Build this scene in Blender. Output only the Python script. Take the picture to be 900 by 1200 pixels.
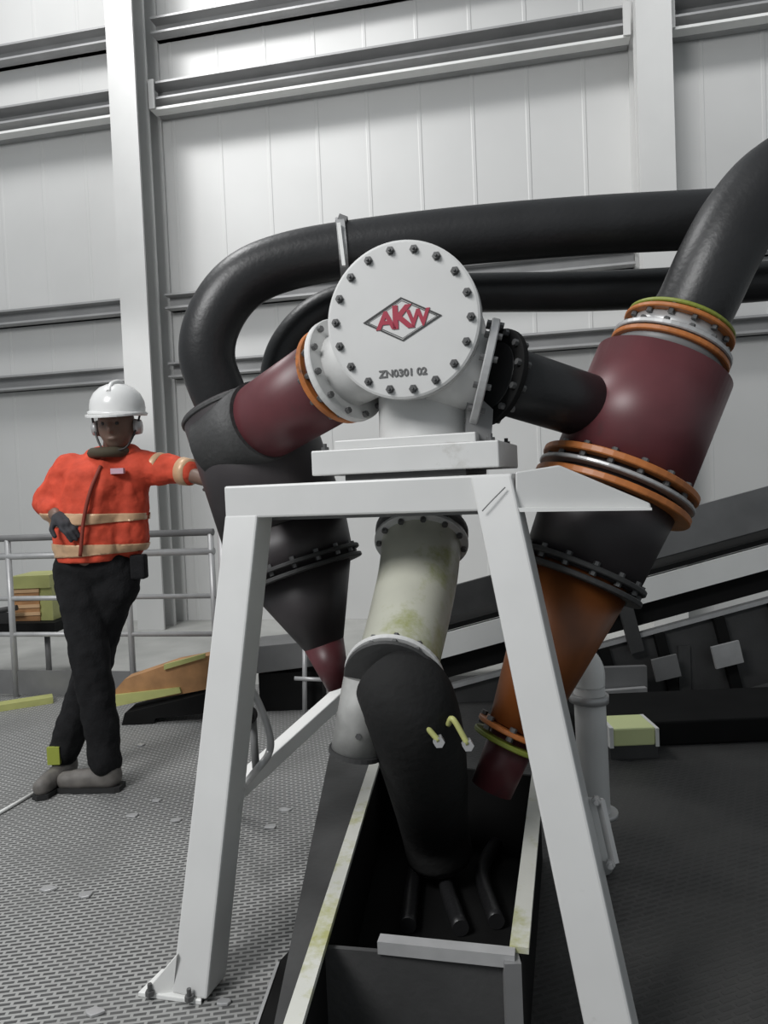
import bpy, bmesh, math, random
from mathutils import Vector, Matrix, Quaternion
random.seed(7)
V = Vector
for o in list(bpy.data.objects): bpy.data.objects.remove(o)
scene = bpy.context.scene
COL = scene.collection

# ------------------------------------------------------------------ camera
F = 867.0; CAMZ = 1.3
ROLL = math.radians(2.43); PITCH = math.radians(-2.0)
r0 = V((math.cos(ROLL), 0, -math.sin(ROLL))); u0 = V((math.sin(ROLL), 0, math.cos(ROLL)))
fwd = (V((0, 1, 0))*math.cos(PITCH) + V((0, 0, 1))*math.sin(PITCH)).normalized()
rt = (r0 - fwd*r0.dot(fwd)).normalized(); up = rt.cross(fwd).normalized()
CAM = V((0, 0, CAMZ))
cd = bpy.data.cameras.new('camera'); cam = bpy.data.objects.new('camera', cd); COL.objects.link(cam)
cd.sensor_fit = 'VERTICAL'; cd.sensor_height = 36; cd.lens = F/1200*36; cd.clip_start = .05
m = Matrix((rt, up, -fwd)).transposed().to_4x4(); m.translation = CAM
cam.matrix_world = m
scene.camera = cam
def ray(px, py): return (fwd*F + rt*(px-450) - up*(py-600)).normalized()
def at(px, py, Y):
    d = ray(px, py); return CAM + d*(Y/d.y)
def fl(px, py, z=0.0):
    d = ray(px, py); return CAM + d*((z-CAMZ)/d.z)

# ------------------------------------------------------------------ light
w = bpy.data.worlds.new('world'); scene.world = w; w.use_nodes = True
w.node_tree.nodes['Background'].inputs[0].default_value = (.80, .86, .9, 1)
w.node_tree.nodes['Background'].inputs[1].default_value = .28
def light(name, kind, loc, target, power, size=1, sizey=None, col=(1, 1, 1), **k):
    L = bpy.data.lights.new(name, kind); o = bpy.data.objects.new(name, L); COL.objects.link(o)
    L.energy = power; L.color = col; o.location = loc
    o.rotation_euler = (V(target)-V(loc)).to_track_quat('-Z', 'Y').to_euler()
    if kind == 'AREA':
        L.size = size
        if sizey: L.shape = 'RECTANGLE'; L.size_y = sizey
    elif kind == 'SPOT': L.shadow_soft_size = size
    elif kind == 'SUN': L.angle = size
    for a, b in k.items(): setattr(L, a, b)
    return o
light('skylight', 'AREA', (-3.2, -1.0, 4.8), (0.1, 2.4, .9), 215, 2.0, 1.8)
light('overhead_fill', 'AREA', (-3.6, 4.9, 8.2), (-1.4, 5.8, 0), 175, 2.4, 1.6)  # unseen area light added overhead, close to the wall
light('added_wall_spot', 'SPOT', (-3.7, 5.0, 8.2), (.3, 6.9, 3.9), 800, .5, spot_size=1.1, spot_blend=1)  # unseen spot added to brighten the middle of the wall
light('added_wall_spot', 'SPOT', (-4.6, 4.0, 3.0), (-2.72, 6.6, 2.55), 170, .15, spot_size=.36, spot_blend=.9)  # unseen spot added for the bright strip low on the left column
light('added_wall_spot', 'SPOT', (1.6, 4.0, 7.6), (3.9, 6.2, 3.6), 330, .5, spot_size=1.1, spot_blend=1)  # unseen spot added to brighten the wall at the right
scene.view_settings.view_transform = 'Standard'; scene.view_settings.look = 'None'
scene.view_settings.gamma = 1; scene.view_settings.use_curve_mapping = False
scene.view_settings.exposure = 0.30

# ------------------------------------------------------------------ materials
def mat(name, col, rough=.5, metal=0, var=.0, vscale=8, bump=0, bscale=60, dirt_or_reflection=None, patchamt=.0, spec=.5):
    m = bpy.data.materials.new(name); m.use_nodes = True; nt = m.node_tree; N = nt.nodes; Lk = nt.links
    b = N['Principled BSDF']; b.inputs['Roughness'].default_value = rough; b.inputs['Metallic'].default_value = metal
    b.inputs['Specular IOR Level'].default_value = spec
    tc = N.new('ShaderNodeTexCoord')
    no = N.new('ShaderNodeTexNoise'); no.inputs['Scale'].default_value = vscale; no.inputs['Detail'].default_value = 6
    Lk.new(tc.outputs['Object'], no.inputs['Vector'])
    cr = N.new('ShaderNodeValToRGB')
    lo = tuple(c*(1-var) for c in col); hi = tuple(min(1, c*(1+var)) for c in col)
    cr.color_ramp.elements[0].position = .3; cr.color_ramp.elements[1].position = .7
    cr.color_ramp.elements[0].color = (*lo, 1); cr.color_ramp.elements[1].color = (*hi, 1)
    Lk.new(no.outputs['Fac'], cr.inputs['Fac']); out = cr.outputs['Color']
    if dirt_or_reflection:
        n2 = N.new('ShaderNodeTexNoise'); n2.inputs['Scale'].default_value = vscale*.6; n2.inputs['Detail'].default_value = 9
        n2.inputs['Roughness'].default_value = .7
        Lk.new(tc.outputs['Object'], n2.inputs['Vector'])
        c2 = N.new('ShaderNodeValToRGB'); c2.color_ramp.elements[0].position = .62-patchamt*.3; c2.color_ramp.elements[1].position = .72-patchamt*.2
        Lk.new(n2.outputs['Fac'], c2.inputs['Fac'])
        mx = N.new('ShaderNodeMixRGB'); mx.inputs[2].default_value = (*dirt_or_reflection, 1)
        Lk.new(c2.outputs['Color'], mx.inputs[0]); Lk.new(out, mx.inputs[1]); out = mx.outputs[0]
    Lk.new(out, b.inputs['Base Color'])
    if bump:
        n3 = N.new('ShaderNodeTexNoise'); n3.inputs['Scale'].default_value = bscale
        bp = N.new('ShaderNodeBump'); bp.inputs['Strength'].default_value = bump; bp.inputs['Distance'].default_value = .01
        Lk.new(tc.outputs['Object'], n3.inputs['Vector']); Lk.new(n3.outputs['Fac'], bp.inputs['Height']); Lk.new(bp.outputs[0], b.inputs['Normal'])
    return m
M = dict(
    wall=mat('wall_sheet', (.60, .60, .59), .6, 0, .05, .8),
    column=mat('column_paint', (.56, .56, .55), .5, 0, .04, 2),
    girt=mat('girt_paint_shaded', (.36, .36, .36), .5, .2, .1, 3),  # light paint toned down to grey; the girts' shade is in the colour
    white=mat('white_paint', (.60, .60, .59), .38, 0, .04, 5, dirt_or_reflection=(.42, .41, .38), patchamt=.05),
    brightwhite=mat('bright_white_paint', (.80, .80, .78), .35, 0, .03, 5),
    red=mat('oxide_red_paint', (.105, .028, .033), .42, 0, .2, 6, dirt_or_reflection=(.05, .04, .04), patchamt=.15),
    darkpaint=mat('dark_brown_paint', (.035, .03, .032), .5, 0, .2, 6),
    orange=mat('orange_flange_paint', (.42, .14, .035), .45, 0, .2, 14, dirt_or_reflection=(.14, .06, .03), patchamt=.1),
    ocone=mat('orange_brown_urethane', (.17, .052, .012), .42, 0, .25, 7),
    rubber=mat('black_rubber', (.017, .017, .018), .42, 0, .2, 6, bump=.1),
    drubber=mat('dark_grey_rubber', (.05, .05, .05), .6, 0, .25, 9, bump=.25),
    galv=mat('galvanised_steel', (.46, .46, .46), .4, .35, .1, 12),
    bolt=mat('bolt_steel', (.12, .12, .12), .4, .4, .1, 30),
    greysteel=mat('grey_steel', (.18, .18, .18), .5, .1, .15, 5),
    black=mat('blackened_steel', (.008, .008, .008), .8, 0, .2, 6, spec=.15),
    dark=mat('dark_grey_steel', (.045, .045, .045), .6, 0, .25, 5, bump=.1),
    yellow=mat('yellow_primer', (.45, .46, .17), .5, 0, .1, 8),
    strip=mat('worn_yellow_white_edge', (.60, .60, .55), .5, 0, .05, 8, dirt_or_reflection=(.40, .40, .17), patchamt=.45),
    wood=mat('timber', (.40, .21, .09), .7, 0, .25, 9),
    logo=mat('logo_red', (.34, .022, .05), .5), ink=mat('black_ink', (.03, .03, .03), .5),
    greyink=mat('grey_ink', (.12, .12, .12), .5),
    skin=mat('skin', (.16, .10, .075), .5), trouser=mat('black_cloth', (.012, .012, .013), .9, 0, .2, 20, bump=.3, bscale=120, spec=.2),  # skin colour darkened to take in the face's shade
    glove=mat('dark_glove', (.03, .03, .035), .8), boot=mat('boot_leather', (.13, .12, .11), .6, 0, .25, 20),
    sole=mat('boot_sole', (.02, .02, .02), .8), helmet=mat('helmet_plastic', (.72, .72, .71), .25),
    reflect=mat('silver_reflective_tape', (.62, .40, .24), .4, .1, .08, 30), yreflect=mat('yellow_tab', (.30, .34, .05), .6),
    seal=mat('yellow_green_gasket', (.22, .26, .04), .5),
    concrete=mat('concrete', (.42, .42, .40), .8, 0, .12, 3),
    hivis=mat('orange_hi_vis_cloth', (.58, .075, .04), .75, 0, .2, 14, bump=.5, bscale=25, spec=.2),
)
def floor_mat(name, bar, gap, sx, sy, wear, wearamt, scale=1.2, ang=0):
    m = bpy.data.materials.new(name); m.use_nodes = True; nt = m.node_tree; N = nt.nodes; Lk = nt.links
    b = N['Principled BSDF']; b.inputs['Roughness'].default_value = .55
    tc = N.new('ShaderNodeTexCoord'); mp = N.new('ShaderNodeMapping'); mp.inputs['Rotation'].default_value = (0, 0, ang)
    Lk.new(tc.outputs['Object'], mp.inputs['Vector'])
    br = N.new('ShaderNodeTexBrick'); br.inputs['Scale'].default_value = 1; br.inputs['Brick Width'].default_value = sx
    br.inputs['Row Height'].default_value = sy; br.inputs['Mortar Size'].default_value = sy*.26; br.inputs['Mortar Smooth'].default_value = .2
    br.inputs['Color1'].default_value = (*gap, 1); br.inputs['Color2'].default_value = (*[c*1.3 for c in gap], 1); br.inputs['Mortar'].default_value = (*bar, 1)
    Lk.new(mp.outputs[0], br.inputs['Vector'])
    no = N.new('ShaderNodeTexNoise'); no.inputs['Scale'].default_value = scale; no.inputs['Detail'].default_value = 8
    Lk.new(tc.outputs['Object'], no.inputs['Vector'])
    c2 = N.new('ShaderNodeValToRGB'); c2.color_ramp.elements[0].position = .45; c2.color_ramp.elements[1].position = .65
    Lk.new(no.outputs['Fac'], c2.inputs['Fac'])
    mu = N.new('ShaderNodeMath'); mu.operation = 'MULTIPLY'; mu.inputs[1].default_value = wearamt; Lk.new(c2.outputs['Color'], mu.inputs[0])
    mx = N.new('ShaderNodeMixRGB'); mx.inputs[2].default_value = (*wear, 1)
    Lk.new(mu.outputs[0], mx.inputs[0]); Lk.new(br.outputs['Color'], mx.inputs[1]); Lk.new(mx.outputs[0], b.inputs['Base Color'])
    bp = N.new('ShaderNodeBump'); bp.inputs['Strength'].default_value = .6; bp.inputs['Distance'].default_value = .01
    Lk.new(br.outputs['Fac'], bp.inputs['Height']); Lk.new(bp.outputs[0], b.inputs['Normal'])
    return m
M['grating'] = floor_mat('grating', (.36, .36, .35), (.06, .06, .06), .040, .018, (.16, .16, .155), .5, 2.0, math.radians(-8))
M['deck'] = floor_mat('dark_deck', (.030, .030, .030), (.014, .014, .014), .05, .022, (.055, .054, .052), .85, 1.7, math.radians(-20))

# ------------------------------------------------------------------ helpers
def frame_from(axis, hint=V((0, 0, 1))):
    a = axis.normalized()
    if abs(a.dot(hint)) > .98: hint = V((1, 0, 0)) if abs(a.x) < .9 else V((0, 1, 0))
    s = a.cross(hint).normalized(); t = s.cross(a).normalized()
    return a, s, t
class MB:
    def __init__(s): s.v = []; s.f = []; s.sm = []
    def add(s, vs, fs, smooth=False):
        n = len(s.v); s.v += [V(p) for p in vs]; s.f += [tuple(i+n for i in f) for f in fs]; s.sm += [smooth]*len(fs); return s
    def hexa(s, c):   # 8 corners: bottom 4, top 4
        return s.add(c, [(0, 3, 2, 1), (4, 5, 6, 7), (0, 1, 5, 4), (1, 2, 6, 5), (2, 3, 7, 6), (3, 0, 4, 7)])
    def box(s, c, ax, ay, az):   # centre, half-extent vectors
        c, ax, ay, az = V(c), V(ax), V(ay), V(az)
        return s.hexa([c-ax-ay-az, c+ax-ay-az, c+ax+ay-az, c-ax+ay-az, c-ax-ay+az, c+ax-ay+az, c+ax+ay+az, c-ax+ay+az])
    def aabox(s, lo, hi):
        lo, hi = V(lo), V(hi); c = (lo+hi)/2; h = (hi-lo)/2
        return s.box(c, (h.x, 0, 0), (0, h.y, 0), (0, 0, h.z))
    def bar(s, a, b, w, d, hint=V((0, 0, 1))):   # w along side axis, d along other
        a, b = V(a), V(b); ax, sd, t = frame_from(b-a, hint)
        return s.box((a+b)/2, (b-a)/2, sd*w/2, t*d/2)
    def prism(s, poly, ext):
        n = len(poly); p = [V(q) for q in poly]; ext = V(ext)
        return s.add(p+[q+ext for q in p], [tuple(range(n))[::-1], tuple(range(n, 2*n))]+[(i, (i+1) % n, (i+1) % n+n, i+n) for i in range(n)])
    def lathe(s, o, axis, prof, n=40, smooth=True):   # prof: (t along axis, radius)
        o = V(o); a, sd, t = frame_from(V(axis)); vs = []; fs = []
        for (h, r) in prof:
            for k in range(n):
                q = 2*math.pi*k/n; vs.append(o+a*h+(sd*math.cos(q)+t*math.sin(q))*max(r, 1e-4))
        for i in range(len(prof)-1):
            for k in range(n):
                fs.append((i*n+k, i*n+(k+1) % n, (i+1)*n+(k+1) % n, (i+1)*n+k))
        return s.add(vs, fs, smooth)
    def cyl(s, a, b, r, r2=None, n=24):
        a, b = V(a), V(b); L = (b-a).length; r2 = r if r2 is None else r2
        s.lathe(a, b-a, [(0, 0), (0, r)], n, False); s.lathe(a, b-a, [(0, r), (L, r2)], n, True); s.lathe(a, b-a, [(L, r2), (L, 0)], n, False)
        return s
    def tube(s, pts, r, n=24, caps=True):
        pts = [V(p) for p in pts]; R = r if isinstance(r, (list, tuple)) else [r]*len(pts)
        d = (pts[1]-pts[0]).normalized(); _, sd, t = frame_from(d); vs = []; fs = []
        for i, p in enumerate(pts):
            nd = (pts[min(i+1, len(pts)-1)]-pts[max(i-1, 0)]).normalized()
            q = d.rotation_difference(nd); sd = q @ sd; t = q @ t; d = nd
            for k in range(n):
                a = 2*math.pi*k/n; vs.append(p+(sd*math.cos(a)+t*math.sin(a))*R[i])
        for i in range(len(pts)-1):
            for k in range(n): fs.append((i*n+k, i*n+(k+1) % n, (i+1)*n+(k+1) % n, (i+1)*n+k))
        s.add(vs, fs, True)
        if caps:
            s.add([vs[k] for k in range(n)], [tuple(range(n))[::-1]]); s.add([vs[-n+k] for k in range(n)], [tuple(range(n))])
        return s
    def build(s, name, m, parent=None, bevel=0, **tags):
        root = parent
        while root is not None and root.parent is not None: root = root.parent
        off = root.location if root is not None else V((0, 0, 0))
        if parent is None:
            lo = V([min(p[i] for p in s.v) for i in range(3)]); hi = V([max(p[i] for p in s.v) for i in range(3)])
            off = V(((lo.x+hi.x)/2, (lo.y+hi.y)/2, lo.z))
        me = bpy.data.meshes.new(name); me.from_pydata([p-off for p in s.v], [], s.f)
        me.polygons.foreach_set('use_smooth', s.sm); me.materials.append(m)
        bm = bmesh.new(); bm.from_mesh(me); bmesh.ops.remove_doubles(bm, verts=bm.verts, dist=1e-5)
        bmesh.ops.recalc_face_normals(bm, faces=bm.faces); bm.to_mesh(me); bm.free()
        o = bpy.data.objects.new(name, me); COL.objects.link(o)
        if parent is None: o.location = off
        else: o.parent = parent
        if bevel:
            bv = o.modifiers.new('bevel', 'BEVEL'); bv.width = bevel; bv.segments = 2; bv.limit_method = 'ANGLE'
        for k, v in tags.items(): o[k] = v
        return o
def thing(name, label, cat, loc, group=None):
    o = bpy.data.objects.new(name, None); COL.objects.link(o); o.location = loc; o.empty_display_size = .05
    o['label'] = label; o['category'] = cat
    if group: o['group'] = group
    return o
def copy_tree(o, parent=None):
    c = o.copy(); COL.objects.link(c); c.parent = parent
    for ch in list(o.children): copy_tree(ch, c)
    return c
def spline(pts, n=8):
    P = [V(p) for p in pts]; P = [P[0]*2-P[1]]+P+[P[-1]*2-P[-2]]; out = []
    for i in range(1, len(P)-2):
        for k in range(n):
            t = k/n; a, b, c, d = P[i-1:i+3]
            out.append(.5*((2*b)+(-a+c)*t+(2*a-5*b+4*c-d)*t*t+(-a+3*b-3*c+d)*t**3))
    return out+[P[-2]]
def bolts(parent, o, axis, R, n, size, side=1, thick=.012, m=None, phase=0, head=.012, both=False):
    a, sd, t = frame_from(V(axis))
    for k in range(n):
        q = 2*math.pi*(k+phase)/n; p = V(o)+(sd*math.cos(q)+t*math.sin(q))*R
        b = MB()
        if both:
            b.lathe(p-a*(thick/2+head), a, [(0, 0), (0, size), (head, size), (head, size*.5), (head+thick, size*.5), (head+thick, size), (2*head+thick, size), (2*head+thick, 0)], 6, False)
        else:
            b.lathe(p, a*side, [(-.001, 0), (-.001, size*1.35), (head*.25, size*1.35), (head*.25, size), (head, size), (head, size*.45), (head*1.7, size*.4), (head*1.7, 0)], 6, False)
        b.build('bolt', m or M['bolt'], parent)

# ------------------------------------------------------------------ hall
WA = math.radians(11.4); wd = V((math.cos(WA), -math.sin(WA), 0)); wn = V((-math.sin(WA), -math.cos(WA), 0))  # along wall, into room
W0 = V((0, 7.2, 0))
def onwall(px, py, off=0):
    d = ray(px, py); t = ((W0+wn*off-CAM).dot(wn))/d.dot(wn); return CAM+d*t
def wp(s, z, off=0): return W0+wd*s+wn*off+V((0, 0, z))
def s_of(px, py, off): return (onwall(px, py, off)-W0).dot(wd)
Z = V((0, 0, 1))
wb = MB().box(wp(0, 4, -.05), wd*12, wn*.05, Z*4)
# shallow sheet ribs
for k in range(-22, 23): wb.prism([wp(k*.5-.02, 0, 0), wp(k*.5+.02, 0, 0), wp(k*.5+.012, 0, .004), wp(k*.5-.012, 0, .004)], Z*8)
wb.build('wall_back', M['wall'], kind='structure')
MB().aabox((-9, -3, -.9), (9, 9.6, -.8)).build('floor', M['concrete'], kind='structure')
MB().aabox((-9, 4.95, -.05), (9, 9.6, -.001)).build('floor_2', M['concrete'], kind='structure')
# columns
def column(px, py, label):
    s = s_of(px, py, .5); t = thing('steel_column', label, 'column', wp(s, 0, .25))
    MB().box(wp(s, 4, .5), wd*.14, wn*.012, Z*4).build('flange', M['column'], t)
    MB().box(wp(s, 4, .02), wd*.14, wn*.012, Z*4).build('flange', M['column'], t)
    MB().box(wp(s, 4, .26), wd*.01, wn*.23, Z*4).build('web', M['column'], t)
    MB().box(wp(s, 4, .26), wd*.13, wn*.015, Z*4).build('stiffener', M['column'], t)
    return s
sl = column(150, 220, 'white steel wall column behind the worker')
sr = column(768, 100, 'white steel wall column at the right, above the black hoses')
def bay(s0, s1, where, full=True):
    def chan(z, h, lab, off=.18):
        t = thing('wall_rail', lab+where, 'rail', wp((s0+s1)/2, z-h/2, off/2), 'wall rails')
        c = MB().box(wp((s0+s1)/2, z, .03), wd*(s1-s0)/2, wn*.03, Z*h/2)
        c.box(wp((s0+s1)/2, z+h/2-.01, off/2), wd*(s1-s0)/2, wn*off/2, Z*.01)
        c.box(wp((s0+s1)/2, z-h/2+.01, off/2), wd*(s1-s0)/2, wn*off/2, Z*.01)
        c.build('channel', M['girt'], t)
        return t
    chan(1.3+4.62, .16, 'topmost plain grey wall rail ')
    t = thing('double_wall_rail', 'wide double grey wall rail '+where, 'rail', wp((s0+s1)/2, 5.1, .1), 'double wall rails')
    for dz in (.075, -.075):
        c = MB().box(wp((s0+s1)/2, 1.3+3.90+dz, .05), wd*(s1-s0)/2, wn*.04, Z*.045)
        c.box(wp((s0+s1)/2, 1.3+3.90+dz+.045, .14), wd*(s1-s0)/2, wn*.12, Z*.010)
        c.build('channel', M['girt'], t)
    MB().box(wp((s0+s1)/2, 1.3+3.90, .12), wd*(s1-s0)/2, wn*.03, Z*.03).build('tie_bar', M['galv'], t)
    MB().box(wp((s0+s1)/2, 1.3+3.77, .2), wd*(s1-s0)/2, wn*.06, Z*.012).build('lower_edge', M['brightwhite'], t)
    for s in (s0+.03, s1-.03):
        MB().box(wp(s, 1.3+3.90, .28), wd*.03, wn*.01, Z*.14).build('end_cleat', M['column'], t)
    chan(1.3+1.93, .15, 'middle grey wall rail behind the black hoses ')
    chan(1.3+1.25, .15, 'lowest grey wall rail ')
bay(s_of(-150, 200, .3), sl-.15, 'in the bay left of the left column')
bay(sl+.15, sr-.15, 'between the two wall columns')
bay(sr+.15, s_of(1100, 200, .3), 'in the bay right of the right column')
# light pipe girt lines low on the wall
# grating platform
MB().aabox((-4.5, -1.2, -.05), (.0, 4.95, 0)).build('floor_3', M['grating'], kind='structure')
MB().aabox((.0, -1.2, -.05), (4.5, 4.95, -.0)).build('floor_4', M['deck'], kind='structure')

# ------------------------------------------------------------------ guard rail
g0 = at(125, 647, 4.75)
def gp(s, z): return V((g0.x, g0.y, 0))+wd*s+Z*z
rail = thing('guard_rail', 'grey tubular guard rail behind the worker along the platform edge', 'railing', gp(0, 0))
for z, r, m in ((1.06, .022, 'greysteel'), (.94, .022, 'galv'), (.66, .016, 'galv'), (.42, .016, 'galv')):
    MB().cyl(gp(-2.2, z), gp(.74, z), r, n=12).build('rail', M[m], rail)
for s in (-2.0, -.72, .14, .72):
    MB().cyl(gp(s, 0), gp(s, 1.06), .020, n=12).build('post', M['galv'], rail)
MB().box(gp(-.75, .10), wd*1.45, wn*.005, Z*.08).build('toe_board', M['greysteel'], rail)

# ------------------------------------------------------------------ inclined conveyor in the back
A = at(120, 872, 4.35); CY = 4.35
dirc = (at(880, 694, CY)-at(330, 844, CY)).normalized(); dirc.y = 0; dirc.normalize()
cu = V((-dirc.z, 0, dirc.x))
B0 = at(330, 844, CY)
def cp(s, h, y=0): return B0+dirc*s+cu*h+V((0, y, 0))
def cx(px): return (at(px, 700, CY).x-B0.x)/dirc.x
conv = thing('belt_conveyor', 'dark inclined belt conveyor rising to the right behind the cyclones', 'conveyor', V((cp(1.5, 0).x, CY+.3, 0)))
def slab(name, s0, s1, h0, h1, y0, y1, m): 
    return MB().box(cp((s0+s1)/2, (h0+h1)/2, (y0+y1)/2), dirc*(s1-s0)/2, V((0, (y1-y0)/2, 0)), cu*(h1-h0)/2).build(name, M[m], conv)
s0, s1 = cx(440), cx(1100)
slab('side_guard', cx(500), s1, .33, .50, .02, .05, 'dark'); slab('side_guard', cx(720), s1, .34, .58, .0, .02, 'greysteel')
slab('belt', s0, s1, .26, .29, -.02, .7, 'black')
slab('frame_rail', cx(480), s1, .11, .25, -.03, .02, 'brightwhite')
slab('belt', s0, s1, -.03, .10, .05, .65, 'black')
slab('lower_rail', s0, s1, -.08, -.055, -.03, .02, 'galv')
slab('belly_panel', cx(640), s1, -.55, -.085, .0, .03, 'dark')
slab('belly_panel', cx(480), cx(640), -.22, -.085, .0, .03, 'dark')
for px in (600, 790, 1000):
    p = cp(cx(px), -.2, .02); MB().bar(p, V((p.x, p.y, 0)), .07, .07).build('leg', M['dark'], conv)
slab('rib', cx(735)-.04, cx(735)+.04, -.15, .2, -.06, -.03, 'dark')
for px in (700, 765, 835, 900):
    slab('rib', cx(px)-.03, cx(px)+.03, -.56, -.085, -.04, 0, 'black')
# pale plates painted as the lit openings on the panel
MB().bar(at(766, 786, 4.25), at(795, 779, 4.25), .02, .13).build('lit_opening_plate', M['greysteel'], conv)
MB().bar(at(836, 771, 4.25), at(868, 763, 4.25), .02, .13).build('lit_opening_plate', M['galv'], conv)
MB().bar(at(703, 798, 4.2), at(757, 796, 4.2), .04, .16).build('bracket_box', M['greysteel'], conv)
MB().bar(at(705, 812, 4.15), at(757, 808, 4.15), .04, .03).build('bracket_lip', M['galv'], conv)
# right-hand dark plinth with the yellow-white tray
pl = thing('machine_plinth', 'long dark machine plinth under the conveyor at right', 'plinth', at(820, 900, 3.75)*1)
pl.location.z = 0
MB().hexa([V((.9, 3.5, 0)), V((3.4, 3.5, 0)), V((3.4, 4.0, 0)), V((.9, 4.0, 0)), V((.9, 3.5, .12)), V((3.4, 3.5, .12)), V((3.4, 4.0, .12)), V((.9, 4.0, .12))]).build('block', M['black'], pl, .01)
p0 = at(717, 880, 3.35)
ty = thing('yellow_tray', 'small pale yellow tray with a white rim on the dark floor right of the frame', 'tray', V((p0.x+.12, 3.4, 0)))
a, b = at(716, 876, 3.35), at(772, 876, 3.35)
MB().aabox((a.x, 3.36, 0), (b.x, 3.56, a.z+.01)).build('foot', M['dark'], ty)
MB().aabox((a.x+.015, 3.355, a.z), (b.x-.012, 3.55, a.z+.085)).build('body', mat('pale_yellow', (.72, .78, .40), .5), ty, .008)
MB().aabox((a.x-.004, 3.35, a.z-.005), (a.x+.014, 3.56, a.z+.09)).build('rim', M['brightwhite'], ty)
MB().aabox((b.x-.012, 3.35, a.z-.005), (b.x+.004, 3.56, a.z+.08)).build('rim', M['brightwhite'], ty)
db = thing('drive_box', 'dark box with grey top panel seen through the left of the frame opening', 'box', V((at(335, 800, 4.3).x, 4.4, 0)))
a, b, c = at(296, 756, 4.3), at(376, 782, 4.3), at(376, 835, 4.3)
MB().prism([at(296, 758, 4.3), at(376, 750, 4.3), at(376, 780, 4.3), at(296, 790, 4.3)], V((0, .3, 0))).build('top_panel', M['greysteel'], db, .004)
MB().aabox((a.x+.02, 4.33, 0), (b.x, 4.6, b.z-.03)).build('body', M['black'], db)
p = at(357, 835, 4.24); MB().cyl((p.x, p.y, 0), at(357, 752, 4.24), .014, n=10).build('post', M['galv'], db)
MB().cyl(at(345, 795, 4.22), at(392, 797, 4.22), .012, n=10).build('handle', M['galv'], db)
# timber and dark beam in front of the rail at left
BY = 4.18
bs = MB().prism([at(142, 852, BY), at(146, 836, BY), at(262, 808, BY), at(262, 834, BY), at(182, 842, BY), at(176, 856, BY)], V((0, .2, 0)))
o = bs.build('steel_beam', M['black']); o['label'] = 'black sloping steel beam end on the grating between worker and white frame'; o['category'] = 'beam'
tb = thing('timber_board', 'brown timber board with yellowish edges lying on the black sloping beam', 'board', at(190, 828, BY+.1))
MB().prism([at(132, 812, BY+.05), at(146, 796, BY+.05), at(205, 776, BY+.05), at(262, 765, BY+.05), at(262, 804, BY+.05), at(210, 814, BY+.05), at(134, 828, BY+.05)], V((0, .12, 0))).build('board', M['wood'], tb)
MB().prism([at(131, 815, BY+.03), at(210, 806, BY+.03), at(212, 812, BY+.03), at(131, 829, BY+.03)], V((0, .02, 0))).build('batten', M['yellow'], tb)
MB().prism([at(192, 779, BY+.03), at(240, 766, BY+.03), at(240, 771, BY+.03), at(192, 785, BY+.03)], V((0, .02, 0))).build('batten', M['yellow'], tb)
cr_ = thing('slatted_crate', 'brown slatted crate with yellowish lid behind the rail, left of the worker', 'crate', at(40, 730, 5.3))
a, b = at(16, 690, 5.3), at(62, 728, 5.3)
MB().aabox((a.x, 5.3, b.z), (b.x-.09, 5.6, a.z)).build('body', M['wood'], cr_)
for k in range(4):
    z = a.z-.02-k*.055; MB().aabox((a.x-.005, 5.29, z-.012), (b.x-.085, 5.30, z+.012)).build('slat', mat('light_timber', (.62, .40, .22), .7) if k == 0 else bpy.data.materials['light_timber'], cr_)
MB().aabox((a.x-.01, 5.28, a.z), (b.x, 5.62, a.z+.09)).build('lid', M['yellow'], cr_)
MB().aabox((b.x-.09, 5.31, b.z), (b.x, 5.58, a.z)).build('end_board', M['yellow'], cr_)
cv2 = thing('black_chute', 'black chute on legs under the crate, at the left edge', 'chute', V((at(0, 740, 5.2).x, 5.4, 0)))
MB().prism([at(-60, 744, 5.2), at(64, 742, 5.2), at(64, 730, 5.2), at(-60, 732, 5.2)], V((0, .5, 0))).build('body', M['black'], cv2)
MB().cyl(at(-40, 722, 5.2), at(20, 712, 5.2), .02, n=10).build('roller', M['dark'], cv2)
for px in (-30, 55):
    p = at(px, 740, 5.4); MB().cyl((p.x, p.y, 0), p, .02, n=10).build('leg', M['greysteel'], cv2)
bd = MB().bar(fl(-40, 838)+Z*.02, fl(62, 822)+Z*.02, .10, .04).build('timber_batten', M['yellow'])
bd['label'] = 'short yellow batten lying on the floor left of the worker'; bd['category'] = 'batten'
fc = MB().cyl(fl(-30, 972)+Z*.008, fl(56, 922)+Z*.008, .008, n=8).build('white_cable', M['brightwhite'])
fc['label'] = 'thin white cable on the grating running from the left edge to the boot'; fc['category'] = 'cable'

# ------------------------------------------------------------------ support frame
FA = at(262, 570, 2.12); FB = at(600, 556, 1.86)
ef = V((FB.x-FA.x, FB.y-FA.y, 0)).normalized(); nf = V((ef.y, -ef.x, 0))   # along beam, toward camera
if nf.y > 0: nf = -nf
ZT = FA.z+.0
fr = thing('support_frame', 'white painted box-section trestle frame carrying the round distributor', 'frame', V(((FA.x+FB.x)/2, (FA.y+FB.y)/2+.1, 0)))
LB = (FB-FA).dot(ef)
def fp(s, d, z): return V((FA.x, FA.y, 0))+ef*s-nf*d+Z*z     # s along, d depth away from camera, z
zb, zt = at(295, 607, 2.1).z, ZT
def sect(name, a, b, w, d, hint, m='white', bv=.006): return MB().bar(a, b, w, d, hint).build(name, M[m], fr, bv)
MB().hexa([fp(0, 0, zb), fp(LB, 0, zb), fp(LB, .1, zb), fp(0, .1, zb), fp(0, 0, zt), fp(LB, 0, zt), fp(LB, .1, zt), fp(0, .1, zt)]).build('beam', M['white'], fr, .006)
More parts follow.
